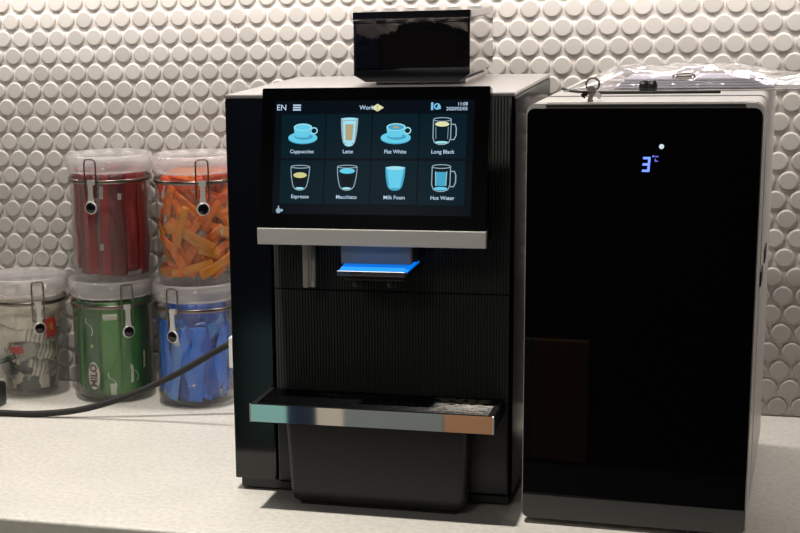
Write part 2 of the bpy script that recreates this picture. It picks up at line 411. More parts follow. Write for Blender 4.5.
bm = bmesh.new(); layer(bm, ell(-.0800,.0175,.0026,.0026,14), 2, 0); layer(bm, [(-.0810,.0190),(-.0790,.0190),(-.0795,.0225),(-.0805,.0225)], 2, 0)
layer(bm, ell(-.0766,.0180,.0014,.0014,10), 2, 0); obj('rinse_icon', bm, E_['rim'], screen)

# silver bar below the screen
bm = bmesh.new(); box(bm, -.1014, .1300, -.490, -.483, .2838, .3005, bev=.0006); obj('front_bar', bm, M['silver'], cm)
bm = bmesh.new(); box(bm, -.0985, .126, -.483, YF+.002, .2840, .3000); obj('bar_underside', bm, M['satin_black'], cm)
# hot water spout
bm = bmesh.new()
box(bm, -.0640, -.0575, -.456, -.446, .2337, .2840, bev=.001)
box(bm, -.0575, -.0552, -.454, -.446, .2345, .2840)
tube(bm, [(-.0530,-.452,.2840),(-.0530,-.452,.2500),(-.0536,-.452,.2342)], .0024, 14)
sp = obj('hot_water_spout', bm, M['spout'], cm)
bm = bmesh.new(); tube(bm, [(-.0500,-.448,.284),(-.0498,-.447,.262),(-.0505,-.447,.254)], .0016, 10); obj('steam_tube', bm, M['satin_black'], sp)
# coffee outlet
bm = bmesh.new(); box(bm, -.0180, .0532, -.4755, YF-.001, .2636, .2838, bev=.0007)
outl = obj('coffee_outlet', bm, M['outlet'], cm)
bm = bmesh.new(); box(bm, .0533, .0575, -.465, YF-.001, .2650, .2838); obj('outlet_side', bm, M['satin_black'], outl)
bm = bmesh.new(); prism(bm, [(-.4985,.2606),(-.4985,.2592),(-.436,.2592),(-.436,.2634),(-.4770,.2634)], -.0150, .0505, 'x'); 
prism(bm, [(-.4975,.2606),(-.4975,.2596),(-.436,.2596),(-.436,.2612)], .0505, .0540, 'x')
obj('light_guide', bm, M['blue_led'], outl)
bm = bmesh.new(); box(bm, -.0163, .0523, -.5005, -.4985, .2560, .2607, bev=.0003); obj('chrome_lip', bm, M['chrome'], outl)['label'] = 'thin chrome lip'
bm = bmesh.new(); box(bm, -.0155, .0540, -.4985, YF-.001, .2545, .2592, bev=.0005)
box(bm, -.013, .050, -.485, -.43, .2480, .2545, bev=.002)
obj('outlet_base', bm, M['satin_black'], outl)
for x in (-.0045, .0310):
    bm = bmesh.new(); lathe(bm, ((.0,.2375),(.0055,.2375),(.0062,.2385),(.0064,.250),(0,.250)), 20, (x,-.458)); obj('nozzle', bm, M['satin_black'], outl)

# drip tray
TY = -.500
bm = bmesh.new()
box(bm, -.1105, .1400, TY+.0015, YF-.0005, .1005, .1120, bev=.001)
box(bm, -.1105, -.1050, TY+.0015, YF-.0005, .1120, .1180); box(bm, .1345, .1400, TY+.0015, YF-.0005, .1120, .1180)
box(bm, -.1050, .1345, TY+.0015, TY+.005, .1120, .1180)
tray = obj('drip_tray', bm, M['satin_black'], cm)
bm = bmesh.new(); box(bm, -.1110, .1405, TY, TY+.0015, .1000, .1184, bev=.00012, seg=1); obj('chrome_trim', bm, M['chrome'], tray)['label'] = 'mirror chrome front strip'
for x0, x1 in ((-.1114,-.1100), (.1390,.1406)):
    bm = bmesh.new(); box(bm, x0, x1, TY-.0004, TY+.0018, .0998, .1186, bev=.0002, seg=1); obj('trim_end', bm, M['latch'], tray)['label'] = 'pale end cap of the chrome strip'
bm = bmesh.new()
for k in range(14):
    y = TY+.0075+k*.0048; box(bm, -.1045, .1340, y-.0014, y+.0014, .1150, .1172, bev=.0004, seg=1)
for x in (-.06,-.01,.04,.09): box(bm, x-.0015, x+.0015, TY+.005, YF-.001, .1145, .1165)
obj('grille', bm, M['gloss_black'], tray)
bm = bmesh.new(); wr = random.Random(3)  # beige streaks laid on the bars as painted sheen
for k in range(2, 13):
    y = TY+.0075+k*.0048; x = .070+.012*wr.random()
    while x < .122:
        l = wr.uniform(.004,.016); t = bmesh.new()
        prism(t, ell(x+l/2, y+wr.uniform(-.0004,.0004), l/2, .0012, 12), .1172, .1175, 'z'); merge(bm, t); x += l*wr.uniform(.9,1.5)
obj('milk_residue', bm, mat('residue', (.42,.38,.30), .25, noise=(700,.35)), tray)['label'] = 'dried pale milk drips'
# grounds drawer under the tray
def taper_box(bm, t0, t1, b0, b1, y0, y1, z0, z1, r):
    rings = []
    N = 8
    for s in range(9):
        f = s/8; z = z0+(z1-z0)*f; xa = b0+(t0-b0)*f; xb = b1+(t1-b1)*f
        ins = 0
        if s == 0: ins = .004
        zz = z
        pts = rrect(xa+ins, xb-ins, y0+ins, y1-ins, r, 5)
        rings.append([bm.verts.new((p[0],p[1],zz)) for p in pts])
        if s == 0:
            pts = rrect(xa+.001, xb-.001, y0+.001, y1-.001, r, 5); rings.append([bm.verts.new((p[0],p[1],z0+.003)) for p in pts])
    for a, b in zip(rings, rings[1:]):
        for i in range(len(a)):
            g = bm.faces.new((a[i],a[(i+1)%len(a)],b[(i+1)%len(a)],b[i])); g.smooth = True
    bm.faces.new(rings[0][::-1]); bm.faces.new(rings[-1])
bm = bmesh.new(); taper_box(bm, -.0850, .1085, -.0790, .1050, -.4635, YF-.0005, .0040, .0998, .007)
obj('grounds_drawer', bm, M['bin_black'], cm)
bm = bmesh.new(); box(bm, -.070, .096, -.4575, YF-.001, 0.0, .0040); obj('drawer_base', bm, M['rubber'], cm)

# bean hopper on top
HX0, HX1, HY0, HY1 = -.0445, .0818, -.300, -.140
HP = [(HX0,.4400),(HX0+.013,.4330),(HX1-.012,.4325),(HX1,.4400),(HX1,.4985),(HX0,.4985)]
bm = bmesh.new(); prism(bm, HP, HY0, HY0+.0025, 'y')
hop = obj('bean_hopper', bm, M['smoked'], cm)
bm = bmesh.new(); prism(bm, [(HX0+.0005,.4400),(HX0+.013,.4328),(HX1-.012,.4323),(HX1-.0005,.4400),(HX1-.0005,.4455),(HX0+.0005,.4455)], HY0-.0006, HY0-.0001, 'y'); obj('front_chin', bm, M['gloss_black'], hop)
bm = bmesh.new(); prism(bm, HP, HY1-.0025, HY1, 'y'); obj('hopper_back', bm, M['smoked'], hop)
bm = bmesh.new(); y0, y1 = HY0+.0025, HY1-.0025
for x in (HX0, HX1-.0025): box(bm, x, x+.0025, y0, y1, .4400, .4985)
prism(bm, [(HX0,.4400),(HX0+.013,.4330),(HX0+.0145,.4350),(HX0+.0025,.4415)], y0, y1, 'y')
prism(bm, [(HX1,.4400),(HX1-.012,.4325),(HX1-.0135,.4350),(HX1-.0025,.4415)], y0, y1, 'y')
obj('hopper_side', bm, M['hopper_side'], hop)['label'] = 'shiny reflective hopper sides'
bm = bmesh.new(); box(bm, HX0+.0145, HX1-.0135, y0, y1, .4335, .4350); obj('hopper_floor', bm, M['satin_black'], hop)
for zz, hh in ((.4948,.0012),): 
    bm = bmesh.new(); box(bm, HX0-.0003, HX1+.0003, HY0-.0006, HY0-.0001, zz, zz+hh); obj('front_rib', bm, M['gloss_black'], hop)
# beans: a dark mound built of whole beans
prb = random.Random(5)
def mound(x, y):
    kx = [(-.037,.452),(-.032,.470),(-.020,.4815),(.0,.487),(.006,.494),(.024,.4955),(.036,.492),(.048,.488),(.072,.482),(.080,.480)]
    h = kx[0][1]
    for (a, b), (c, d) in zip(kx, kx[1:]):
        if a <= x <= c: h = b+(d-b)*(x-a)/(c-a)
    if x > .080: h = .480
    return min(.4955, h - .05*max(0, (y-HY0)-.05))
bm = bmesh.new(); nx, ny = 26, 18; bx0, bx1, by0, by1 = HX0+.0040, HX1-.0035, HY0+.0045, HY1-.006
G = [[bm.verts.new((bx0+(bx1-bx0)*i/nx, by0+(by1-by0)*j/ny, mound(bx0+(bx1-bx0)*i/nx, by0+(by1-by0)*j/ny)-.003+prb.uniform(-.0008,.0008))) for j in range(ny+1)] for i in range(nx+1)]
Fl = [[bm.verts.new((min(max(bx0+(bx1-bx0)*i/nx, HX0+.0165), HX1-.0155), by0+(by1-by0)*j/ny, .4360)) for j in range(ny+1)] for i in range(nx+1)]
for i in range(nx):
    for j in range(ny):
        bm.faces.new((G[i][j],G[i+1][j],G[i+1][j+1],G[i][j+1]))
for i in range(nx):
    bm.faces.new((G[i][0],Fl[i][0],Fl[i+1][0],G[i+1][0])); bm.faces.new((G[i][ny],G[i+1][ny],Fl[i+1][ny],Fl[i][ny]))
for j in range(ny):
    bm.faces.new((G[0][j],G[0][j+1],Fl[0][j+1],Fl[0][j])); bm.faces.new((G[nx][j],Fl[nx][j],Fl[nx][j+1],G[nx][j+1]))
for q in range(420):
    x = prb.uniform(bx0+.003, bx1-.003); y = prb.choice([by0+.0022, prb.uniform(by0+.003, by1-.003)])
    top = mound(x, y)-.0035; z = top if y > by0+.003 else prb.uniform(.455, top) if top > .456 else top
    if z < .445: continue
    t = bmesh.new(); bmesh.ops.create_uvsphere(t, u_segments=8, v_segments=5, radius=1)
    bmesh.ops.scale(t, vec=(.0042,.0021,.0028), verts=t.verts)
    mt = Matrix.Translation((x,y,z)) @ Matrix.Rotation(prb.uniform(0,6.28) if y > by0+.003 else 0,4,'Z') @ Matrix.Rotation(prb.uniform(-1,1),4,'Y')
    for f in t.faces: f.smooth = True
    merge(bm, t, 0, mt)
beans = obj('coffee_beans', bm, mat('roast', (.010,.006,.004), .35)); tag(beans, 'dark heap of coffee beans inside the smoked hopper on the machine', 'coffee beans', kind='stuff')
bm = bmesh.new(); box(bm, HX0-.0005, HX1+.0005, HY0-.001, HY1, .4990, .5072, bev=.001); obj('hopper_lid', bm, M['gloss_black'], hop)
bm = bmesh.new(); box(bm, HX1+.0005, HX1+.0009, HY0+.004, HY1-.002, .4995, .5066); obj('lid_edge', bm, M['top_plate'], hop)
bm = bmesh.new(); box(bm, HX0+.02, HX1-.0075, HY0+.02, HY1+.002, ZT, .4335, bev=.0008); obj('hopper_collar', bm, M['top_plate'], hop)

# ------------------------------------------------------------------ milk fridge
OFF = Vector((0,0,0))
fr = thing('milk_fridge', (.1644,-.468,0), -.0387, 'tall black glass-fronted milk fridge right of the coffee machine, showing 3 degrees', 'fridge')
W, D, FH = .2155, .350, .4213
bm = bmesh.new(); t = bmesh.new(); prism(t, rrect(0, W, .008, FH, .008, corners=(1,1,1,1)), .098, D, 'y'); merge(bm, t)
obj('cabinet', bm, M['fridge_paint'], fr)
bm = bmesh.new(); prism(bm, rrect(.0015, W-.022, .010, FH-.0003, .004), .0835, .0995, 'y'); obj('door_gasket', bm, M['rubber'], fr)
bm = bmesh.new()
prism(bm, rrect(0, W, .006, FH, .008), .0150, .0835, 'y')
prism(bm, rrect(.0015, W-.0015, .012, FH-.0060, .004), .0040, .0152, 'y')
for x0, x1 in ((0,.012),(W-.016,W)):
    pass
prism(bm, rrect(0, W, .006, FH, .008), .0012, .0042, 'y')
door = obj('door', bm, M['fridge_paint'], fr)
bm = bmesh.new(); 
prism(bm, [(0,.008),(.018,.008),(.018,FH-.0003),(.008,FH-.0003),(.003,FH-.0035),(0,FH-.008)], .0040, .0152, 'y')
prism(bm, [(W,.008),(W-.016,.008),(W-.016,FH-.0006),(W-.008,FH-.0003),(W-.003,FH-.0035),(W,FH-.008)], .0040, .0152, 'y')
obj('door_side_frame', bm, M['fridge_paint'], door)
bm = bmesh.new(); prism(bm, rrect(.0008, W-.0012, .0315, .4168, .0068, corners=(1,1,0,0)), -.0005, .0014, 'y'); obj('glass_front', bm, M['glass_black'], door)
bm = bmesh.new(); prism(bm, rrect(.0006, W-.0006, .0065, .0311, .0065, corners=(0,0,1,1)), -.0003, .0014, 'y'); obj('lower_strip', bm, M['fridge_strip'], door)['label'] = 'dark grey strip along the foot of the door'
bm = bmesh.new(); prism(bm, [(.0182,-.0001),(W-.0162,-.0001),(W-.0162,.0149),(.0182,.0149)], .4184, .4204, 'z'); obj('grip_recess', bm, M['rubber'], door)
for (y, z, h) in ((.205,.2490,.015),(.120,.2400,.015)):
    bm = bmesh.new(); box(bm, W-.002, W+.0012, y-.022, y+.022, z-h/2, z+h/2, bev=.0005); obj('latch', bm, M['rubber'], fr)
for x in (.02,W-.02):
    for y in (.03,D-.03):
        bm = bmesh.new(); lathe(bm, ((0,0),(.011,0),(.012,.008),(0,.008)), 20, (x,y)); obj('foot', bm, M['rubber'], fr)
bm = bmesh.new(); box(bm, -.0012, .0004, .100, D-.002, .018, FH-.010, bev=.0004); obj('side_panel', bm, M['satin_black'], fr)['label'] = 'black left side panel'  # added out of view to blacken the reflection in the machine's side
bm = bmesh.new(); box(bm, -.0010, .0004, .0165, .0825, .018, FH-.010, bev=.0004); obj('door_side_panel', bm, M['satin_black'], door)  # same added dark panel along the door
# blue digits
def seg_bm(segs, x, z, w, h, t, m=None):
    bm = bmesh.new(); y0, y1 = -.0009, -.0006
    S = {'a':(x,x+w,z+h-t,z+h),'g':(x,x+w,z+h/2-t/2,z+h/2+t/2),'d':(x,x+w,z,z+t),
         'b':(x+w-t,x+w,z+h/2+t*.6,z+h-t*.6),'c':(x+w-t,x+w,z+t*.6,z+h/2-t*.6),'f':(x,x+t,z+h/2,z+h),'e':(x,x+t,z,z+h/2)}
    for s in segs:
        a = S[s]; sh = .06
        prism(bm, [(px+(pz-z)*sh, pz) for px, pz in ((a[0],a[2]),(a[1],a[2]),(a[1],a[3]),(a[0],a[3]))], y0, y1, 'y')
    return bm
dig = mat('digit_blue', (0,0,0), .3, emit=(.11,.19,1.0), estr=2.4)
glass_f = [c for c in children(door) if c.name.startswith('glass_front')][0]
obj('temperature_digit', seg_bm('abgcd', .1090, .3575, .0068, .0140, .0021), dig, glass_f)
bm = bmesh.new(); t = bmesh.new(); prism(t, ell(.1190,.3722,.0010,.0010,12), -.0009, -.0006, 'y'); merge(bm, t)
t = seg_bm('ade', .1203, .3672, .0030, .0052, .0009); merge(bm, t)
obj('degree_mark', bm, mat('digit_dim', (0,0,0), .3, emit=(.16,.2,.85), estr=1.1), glass_f)
bm = bmesh.new(); prism(bm, ell(.1262,.3813,.0023,.0023,20), -.0009, -.0006, 'y')
obj('indicator_light', bm, mat('indicator', (0,0,0), .3, emit=(.65,.75,.85), estr=1.0), glass_f)

# ------------------------------------------------------------------ clamp jars
def make_jar():
    t = thing('clamp_jar', (0,0,0), 0, '', 'jar')
    RO, RI = .0535, .0525
    bm = bmesh.new()
    lathe(bm, ((0,.0005),(.046,.0005),(.050,.0015),(.0530,.006),(RO,.012),(RO,.128),(.0542,.1300),(.0542,.1345),(RO,.1365),(RO,.1415),(RI,.1415),(RI,.014),(.0495,.0075),(.045,.0055),(0,.0055)), 64)
    body = obj('jar_body', bm, M['clear'], t)
    bm = bmesh.new()
    lathe(bm, ((0,.1600),(.049,.1600),(.0520,.1640),(.0555,.1645),(.0573,.1625),(.0578,.1590),(.0578,.1500),(.0565,.1460),(.0560,.1420),(.0538,.1420),(.0540,.1480),(.0552,.1520),(.0552,.1570),(.0490,.1578),(0,.1578)), 64)
    lid = obj('jar_lid', bm, M['clear_lid'], t)
    bm = bmesh.new(); lathe(bm, ((.0518,.1416),(.0552,.1416),(.0552,.1440),(.0518,.1440),(.0518,.1416)), 64); obj('seal_ring', bm, M['clear_lid'], lid)
    bm = bmesh.new(); lathe(bm, ((.0544,.1290),(.0552,.1293),(.0553,.1318),(.0552,.1338),(.0544,.1341)), 64)
    band = obj('clamp_band', bm, M['dark_wire'], t)
    # wire bail over the front of the lid
    w = .0080; bm = bmesh.new()
    tube(bm, catmull([(-w,-.0578,.108),(-w,-.0590,.128),(-w,-.0597,.150),(-w*.95,-.0592,.159),(-w*.6,-.0583,.1615),(w*.6,-.0583,.1615),(w*.95,-.0592,.159),(w,-.0597,.150),(w,-.0590,.128),(w,-.0578,.108)], 5), .0010, 8)
    tube(bm, [(-w,-.0578,.109),(w,-.0578,.109)], .0010, 8)
    obj('wire_bail', bm, M['dark_wire'], band)
    bm = bmesh.new()
    prism(bm, [(-.0035,.1355),(.0035,.1355),(.0030,.1180),(.0042,.1060),(-.0042,.1060),(-.0030,.1180)], -.0612, -.0598, 'y')
    box(bm, -.0048, .0048, -.0600, -.0560, .1285, .1350, bev=.0008)
    lev = obj('latch_lever', bm, M['latch'], band)
    bm = bmesh.new(); mt = Matrix.Translation((0,-.0600,.0995)) @ Matrix.Rotation(R(90),4,'X')
    lathe(bm, ((0,0),(.0080,0),(.0085,.0008),(.0080,.0022),(.0068,.0026),(.0060,.0018),(0,.0018)), 28, mtx=mt)
    ring = obj('latch_tab', bm, M['latch'], lev)
    bm = bmesh.new(); lathe(bm, ((0,.0024),(.0072,.0024),(.0060,.0034),(0,.0038)), 24, mtx=mt); obj('tab_button', bm, M['gloss_black'], lev)
    bm = bmesh.new(); box(bm, -.008, .008, .0555, .0595, .127, .152, bev=.001); obj('hinge', bm, M['steel'], band)
    return t
jar0 = make_jar()
JG = 'clear clamp-lid jars stacked by the tiled wall'
JARS = [  # x, y, z, bail angle, label
    (-.4385,-.060,0, 21.7+20, 'clear clamp jar of green sachets, bottom row beneath the red jar'),
    (-.4330,-.060,.1652, 21.7-25, 'clear clamp jar packed with upright red sachets, stacked on the green one'),
    (-.3165,-.066,0, 21.7-34, 'clear clamp jar of blue stick sachets, bottom row next to the coffee machine'),
    (-.3120,-.064,.1652, 21.7+5, 'clear clamp jar full of jumbled orange stick sachets, stacked on the blue one'),
    (-.5640,-.060,0, 21.7+18, 'clear clamp jar of grey and white tea and sugar packets, leftmost, nothing on top'),
]
for i, (x, y, z, a, lb) in enumerate(JARS):
    j = jar0 if i == 0 else copy_tree(jar0)
    j.location = (x,y,z); j.rotation_euler = (0,0,R(a)); tag(j, lb, 'jar', JG)

# sachets curved to lie against the inside of their jar
FACE = -68.3                                   # direction from the jars towards the viewer
def sachet(name, jar, r, ang, z, w, l, t, tilt, mats, marks=(), wav=0, base=0):
    """ang: degrees round the jar from its visible front; tilt: lean in its own plane"""
    jx, jy, jz = JARS[jar][:3]
    U, V = 8, 16; bm = bmesh.new(); ct, st = math.cos(R(tilt)), math.sin(R(tilt))
    seed = rnd.uniform(0, 6)
    grid = {}
    for s in (1,-1):
        for j in range(V+1):
            v = -1+2*j/V
            th = t*.5*max(0, 1-abs(v)**5)**.6
            th = th if abs(v) < .93 else .0001
            for i in range(U+1):
                u = -1+2*i/U
                d = s*(th*math.sqrt(max(0,1-u*u))+.00006)
                rip = wav*math.sin(v*7+seed)*.0006+wav*math.sin(u*5+seed*2)*.0003
                a_, b_ = u*w/2, v*l/2
                x = a_*ct-b_*st; zz = a_*st+b_*ct
                rr = r+d+rip; th_ = R(FACE+ang)+x/r
                grid[s,i,j] = bm.verts.new((rr*math.cos(th_), rr*math.sin(th_), zz))
    def mi(u, v):
        for (u0,u1,v0,v1,m) in marks:
            if u0 <= u <= u1 and v0 <= v <= v1: return m
        return base
    for s in (1,-1):
        for j in range(V):
            for i in range(U):
                q = [grid[s,i,j],grid[s,i+1,j],grid[s,i+1,j+1],grid[s,i,j+1]]
                f = bm.faces.new(q if s == 1 else q[::-1]); f.smooth = True; f.material_index = mi(-1+2*(i+.5)/U, -1+2*(j+.5)/V)
    for j in range(V):
        for i in (0,U): bm.faces.new((grid[1,i,j],grid[1,i,j+1],grid[-1,i,j+1],grid[-1,i,j]))
    for i in range(U):
        for j in (0,V): bm.faces.new((grid[1,i,j],grid[-1,i,j],grid[-1,i+1,j],grid[1,i+1,j]))
    o = obj(name, bm, mats); o.location = (jx, jy, jz+z); return o
def foil(name, c, rough=.35, spec=.5): return mat(name, c, rough, spec=spec, bump=(250,.5))
red = [foil('red_foil', (.24,.004,.008)), foil('red_foil_dark', (.11,.002,.005)), foil('red_silver', (.42,.39,.37), .3), foil('red_pink', (.33,.03,.04)), foil('red_grey', (.16,.13,.12), .3)]
for k in range(15):
    a = -84+k*24+rnd.uniform(-2,2)
    ls = [((-.2,.2,.62,.7,2),), ((-1,-.85,-1,1,4),(-.1,.4,.6,.66,2)), ((-.3,.1,-.5,.2,3),), ((-1,-.55,-1,1,4),(-.7,.0,-.52,-.42,2),(-.6,-.1,.55,.75,2)), ((-.1,.4,.56,.66,2),), ((-.3,.3,-.2,.3,3),)][k % 6]
    o = sachet('red_sachet', 1, .0475-(k%2)*.0030, a, .0765+rnd.uniform(-.003,.003), .0205, .133+rnd.uniform(-.006,.004), .0042, rnd.uniform(-3,3), red, ls, 1, base=(k%3 == 1))
    tag(o, 'upright red foil sachet in the upper left jar', 'sachet', 'red sachets in the upper left jar')
for k in range(6):
    o = sachet('red_sachet', 1, .0365, -75+k*34, .074, .0200, .128, .0040, rnd.uniform(-2,2), red, (), 1, base=1)
    tag(o, 'upright red foil sachet in the upper left jar', 'sachet', 'red sachets in the upper left jar')
org = [foil('orange_foil', (.78,.17,.006), .4), foil('orange_foil_red', (.80,.095,.008), .4), foil('orange_mark', (.62,.50,.45), .4), foil('orange_gold', (.66,.23,.012), .4)]
for k in range(64):
    r = .0492-.00017*k
    z = .014+.122*((k*11) % 23)/22
    l = rnd.uniform(.030,.075); tl = rnd.choice([-1,1])*rnd.uniform(15,75)
    lim = min(z-.008, .139-z)
    if l/2*abs(math.cos(R(tl))) > lim: tl = math.copysign(math.degrees(math.acos(max(.05, min(1, (lim-.004)*2/l)))), tl)
    o = sachet('orange_sachet', 3, r, (k*67) % 190-95, z, rnd.uniform(.010,.015), l, .0022, tl, org,
               ((-.7,.7,.50,.72,2),) if k % 5 == 0 else (), 1.4, base=1 if z > .11 else rnd.choice([0,0,3,3]))
    tag(o, 'slim orange stick sachet jumbled in the upper right jar', 'sachet', 'orange sachets in the upper right jar')
for k in range(9):
    o = sachet('orange_sachet', 3, .0300-.001*k, -120+30*k, .077, .030, .135, .003, rnd.uniform(-6,6), org, (), 1, base=(0,3)[k%2])
    tag(o, 'slim orange stick sachet jumbled in the upper right jar', 'sachet', 'orange sachets in the upper right jar')
for k in range(15):
    o = sachet('orange_sachet', 3, .0355-.001*(k%2), -84+24*k, .0765, .0185, .131, .0030, rnd.uniform(-4,4), org, (), 1.5, base=(3,1,0)[k%3])
    tag(o, 'slim orange stick sachet jumbled in the upper right jar', 'sachet', 'orange sachets in the upper right jar')
blu = [foil('blue_foil', (.010,.15,.68), .35), foil('blue_foil_dark', (.005,.07,.42), .35), foil('blue_pale', (.07,.25,.72), .35), foil('blue_mark', (.55,.58,.62), .4)]
BL = [(-82,.068,3),(-62,.066,6),(-42,.060,-8),(-22,.070,14),(-4,.060,-5),(14,.066,10),(32,.060,-22),(52,.064,-28),(72,.064,16),
      (-12,.095,48),(22,.102,-52),(48,.102,60),(-50,.056,25),(40,.050,-50),(5,.105,66),(-66,.100,-15),(85,.066,-5),(0,.124,84),(35,.124,-80),(-40,.122,82)]
for k, (a, z, tl) in enumerate(BL):
    o = sachet('blue_sachet', 2, .0492-.0009*k if k < 17 else .040, a, z, .0185, .100 if abs(tl) < 40 and z < .08 else .055, .003, tl, blu,
               ((-.6,.6,.55,.75,3),) if k in (0,2,9) else ((-.7,.7,-.85,-.7,3),) if k == 3 else (), 1.3, base=(0,0,2,0,0,1,0,0,1,0,2,0,1,2,0,1,0,1,1,1)[k])
    tag(o, 'blue stick sachet standing in the jar beside the coffee machine', 'sachet', 'blue sachets in the lower right jar')
for k in range(9):
    o = sachet('blue_sachet', 2, .0310-.001*k, -120+30*k, .074, .030, .127, .003, rnd.uniform(-6,6), blu, (), 1, base=(0,1)[k%2])
    tag(o, 'blue stick sachet standing in the jar beside the coffee machine', 'sachet', 'blue sachets in the lower right jar')
for k in range(15):
    o = sachet('blue_sachet', 2, .0385-.001*(k%2), -84+24*k, .0745, .0170, .127, .0030, rnd.uniform(-4,4), blu, (), 1.5, base=(0,1,1)[k%3])
    tag(o, 'blue stick sachet standing in the jar beside the coffee machine', 'sachet', 'blue sachets in the lower right jar')
grn = [foil('green_foil', (.016,.17,.012), .3), foil('green_dark', (.004,.085,.008), .3), foil('green_pale', (.045,.22,.028), .3), foil('green_white', (.60,.62,.55), .4), foil('green_red', (.28,.03,.02), .4)]
GL = [(-39,1,-1.5,''),(-5,2,1.5,''),(30,0,-1,''),(58,1,2,''),(92,1,-2,''),(-80,0,2,''),(128,1,0,''),(165,0,0,''),(202,1,0,''),(239,0,0,'')]
for k, (a, bs, tl, _) in enumerate(GL):
    mk = ()
    if k == 1: mk = ((-.5,.8,.62,.78,3),(-.3,.3,.62,.70,4),(-.3,.2,-.95,-.8,3))
    if k == 2: mk = ((-.2,.0,-.80,-.35,3),)
    if k == 3: mk = ((-.3,-.1,-.55,-.1,3),)
    o = sachet('green_sachet', 0, .0488-(k%2)*.0030, a, .0745, .0300, .125, .0042, tl, grn, mk, 1, base=bs)
    tag(o, 'wide green sachet standing upright in the lower middle jar', 'sachet', 'green sachets in the lower middle jar')
    if k == 0:
        tag(o, 'wide green sachet with a white oval and brown lettering, front left of its jar', 'sachet', 'green sachets in the lower middle jar')
        # printed oval with lettering reading upwards, wrapped on the sachet
        def wrap(t, rr, du, dv):
            for v in t.verts:
                x, y = v.co.x, v.co.y
                th_ = R(FACE+a)+(-y+du)/.047; v.co = Vector((rr*math.cos(th_), rr*math.sin(th_), x+dv))
        t = bmesh.new(); V0 = [t.verts.new((p[0],p[1],0)) for p in ell(0,0,.0190,.0082,36)]; c0 = t.verts.new((0,0,0))
        for i in range(36): t.faces.new((V0[i], V0[(i+1)%36], c0))
        bmesh.ops.subdivide_edges(t, edges=t.edges[:], cuts=1)
        wrap(t, .0513, .005, -.036); obj('printed_oval', t, grn[3], o)
        t = text_bm('MILO', .0135, 0, 'CENTER', .0005); wrap(t, .0516, .005, -.036); obj('printed_lettering', t, mat('milo_brown', (.10,.008,.008), .4), o)
        t = bmesh.new(); V0 = [t.verts.new((p[0],p[1],0)) for p in ell(0,0,.0026,.0026,16)]; t.faces.new(V0); wrap(t, .0513, .004, .004); obj('printed_dot', t, E_['gold'] and foil('green_gold', (.30,.36,.05)), o)
    if k in (0,1,2):
        # pale curved swooshes printed on the film
        t = bmesh.new(); pp = catmull([(.0,-.004,0),(.006,-.006,0),(.013,-.003,0),(.017,.003,0),(.024,.004,0)], 6)
        A = [t.verts.new((p.x,p.y-.0007,0)) for p in pp]; B = [t.verts.new((p.x,p.y+.0007,0)) for p in pp]
        for i in range(len(pp)-1): t.faces.new((A[i],A[i+1],B[i+1],B[i]))
        aa = a; dv = (.018,-.055,-.045)[k]
        for v in t.verts:
            x, y = v.co.x, v.co.y; th_ = R(FACE+aa)+(-y)/.047; v.co = Vector((.0513*math.cos(th_), .0513*math.sin(th_), x+dv))
        obj('printed_swoosh', t, grn[3], o)
for k in range(5):
    o = sachet('green_sachet', 0, .0340-.0012*k, -80+38*k, .072, .030, .122, .004, 0, grn, (), 1, base=k%2)
    tag(o, 'wide green sachet standing upright in the lower middle jar', 'sachet', 'green sachets in the lower middle jar')
gry = [foil('tea_white', (.62,.58,.50), .5), foil('tea_grey', (.30,.29,.26), .5), foil('tea_dark', (.10,.10,.095), .5), foil('tea_red', (.42,.02,.015), .4), foil('tea_green', (.02,.07,.035), .4)]
stripes = tuple((-1,1,v,v+.13,1) for v in (-.95,-.7,-.45,-.2,.05,.3,.55,.8))
ZS = [(-60,.128,86,0),(-15,.130,92,0),(30,.128,88,0),(70,.129,93,0),(-80,.108,70,0),(-38,.112,80,0),(5,.108,95,0),(45,.112,84,0),(80,.104,80,0),(-58,.088,62,0),(-20,.090,100,0),(18,.088,78,1),(58,.086,98,1),(-75,.064,100,0),
      (-38,.066,60,1),(0,.066,110,1),(38,.064,70,1),(75,.062,84,1),(-60,.040,80,1),(-20,.042,100,2),(18,.040,75,1),(52,.042,98,1),(84,.036,86,1),(0,.018,86,2),(-42,.018,94,1),(42,.018,90,2),(80,.018,84,1)]
for k, (a, z, tl, b) in enumerate(ZS):
    o = sachet('paper_packet', 4, .0488-.0006*k, a, z, .024, .046, .0042, tl, gry, stripes if b == 1 and k % 3 else (), 1.6, base=(0 if b == 1 and k % 3 else b))
    tag(o, 'crumpled white and grey tea or sugar packet in the leftmost jar', 'packet', 'tea and sugar packets in the leftmost jar')
for k in range(9):
    o = sachet('paper_packet', 4, .0310-.001*k, -120+30*k, .074, .032, .125, .003, rnd.uniform(-8,8), gry, (), 1, base=(k%2))
    tag(o, 'crumpled white and grey tea or sugar packet in the leftmost jar', 'packet', 'tea and sugar packets in the leftmost jar')
for k in range(12):
    o = sachet('paper_packet', 4, .0360-.001*(k%2), -84+30*k, .0755, .0190, .129, .0030, rnd.uniform(-4,4), gry, (), 1.5, base=(0,1)[k%2])
    tag(o, 'crumpled white and grey tea or sugar packet in the leftmost jar', 'packet', 'tea and sugar packets in the leftmost jar')
o = sachet('red_packet', 4, .0492, 42, .096, .020, .026, .0022, 8, [gry[3], foil('tea_gold', (.5,.28,.03))], ((-.2,.2,-.3,.5,1),), .5)
tag(o, 'small red packet with a gold mark, behind the latch of the leftmost jar', 'packet')
o = sachet('red_packet', 4, .0492, -18, .068, .010, .020, .0022, 95, [gry[3]], (), .5)
tag(o, 'sliver of a red packet low in the middle of the leftmost jar', 'packet')
o = sachet('green_packet', 4, .0495, -45, .054, .012, .045, .0022, 112, [gry[4], gry[1]], ((.3,1,-1,1,1),), .4)
tag(o, 'dark green packet leaning across the front of the leftmost jar', 'packet')

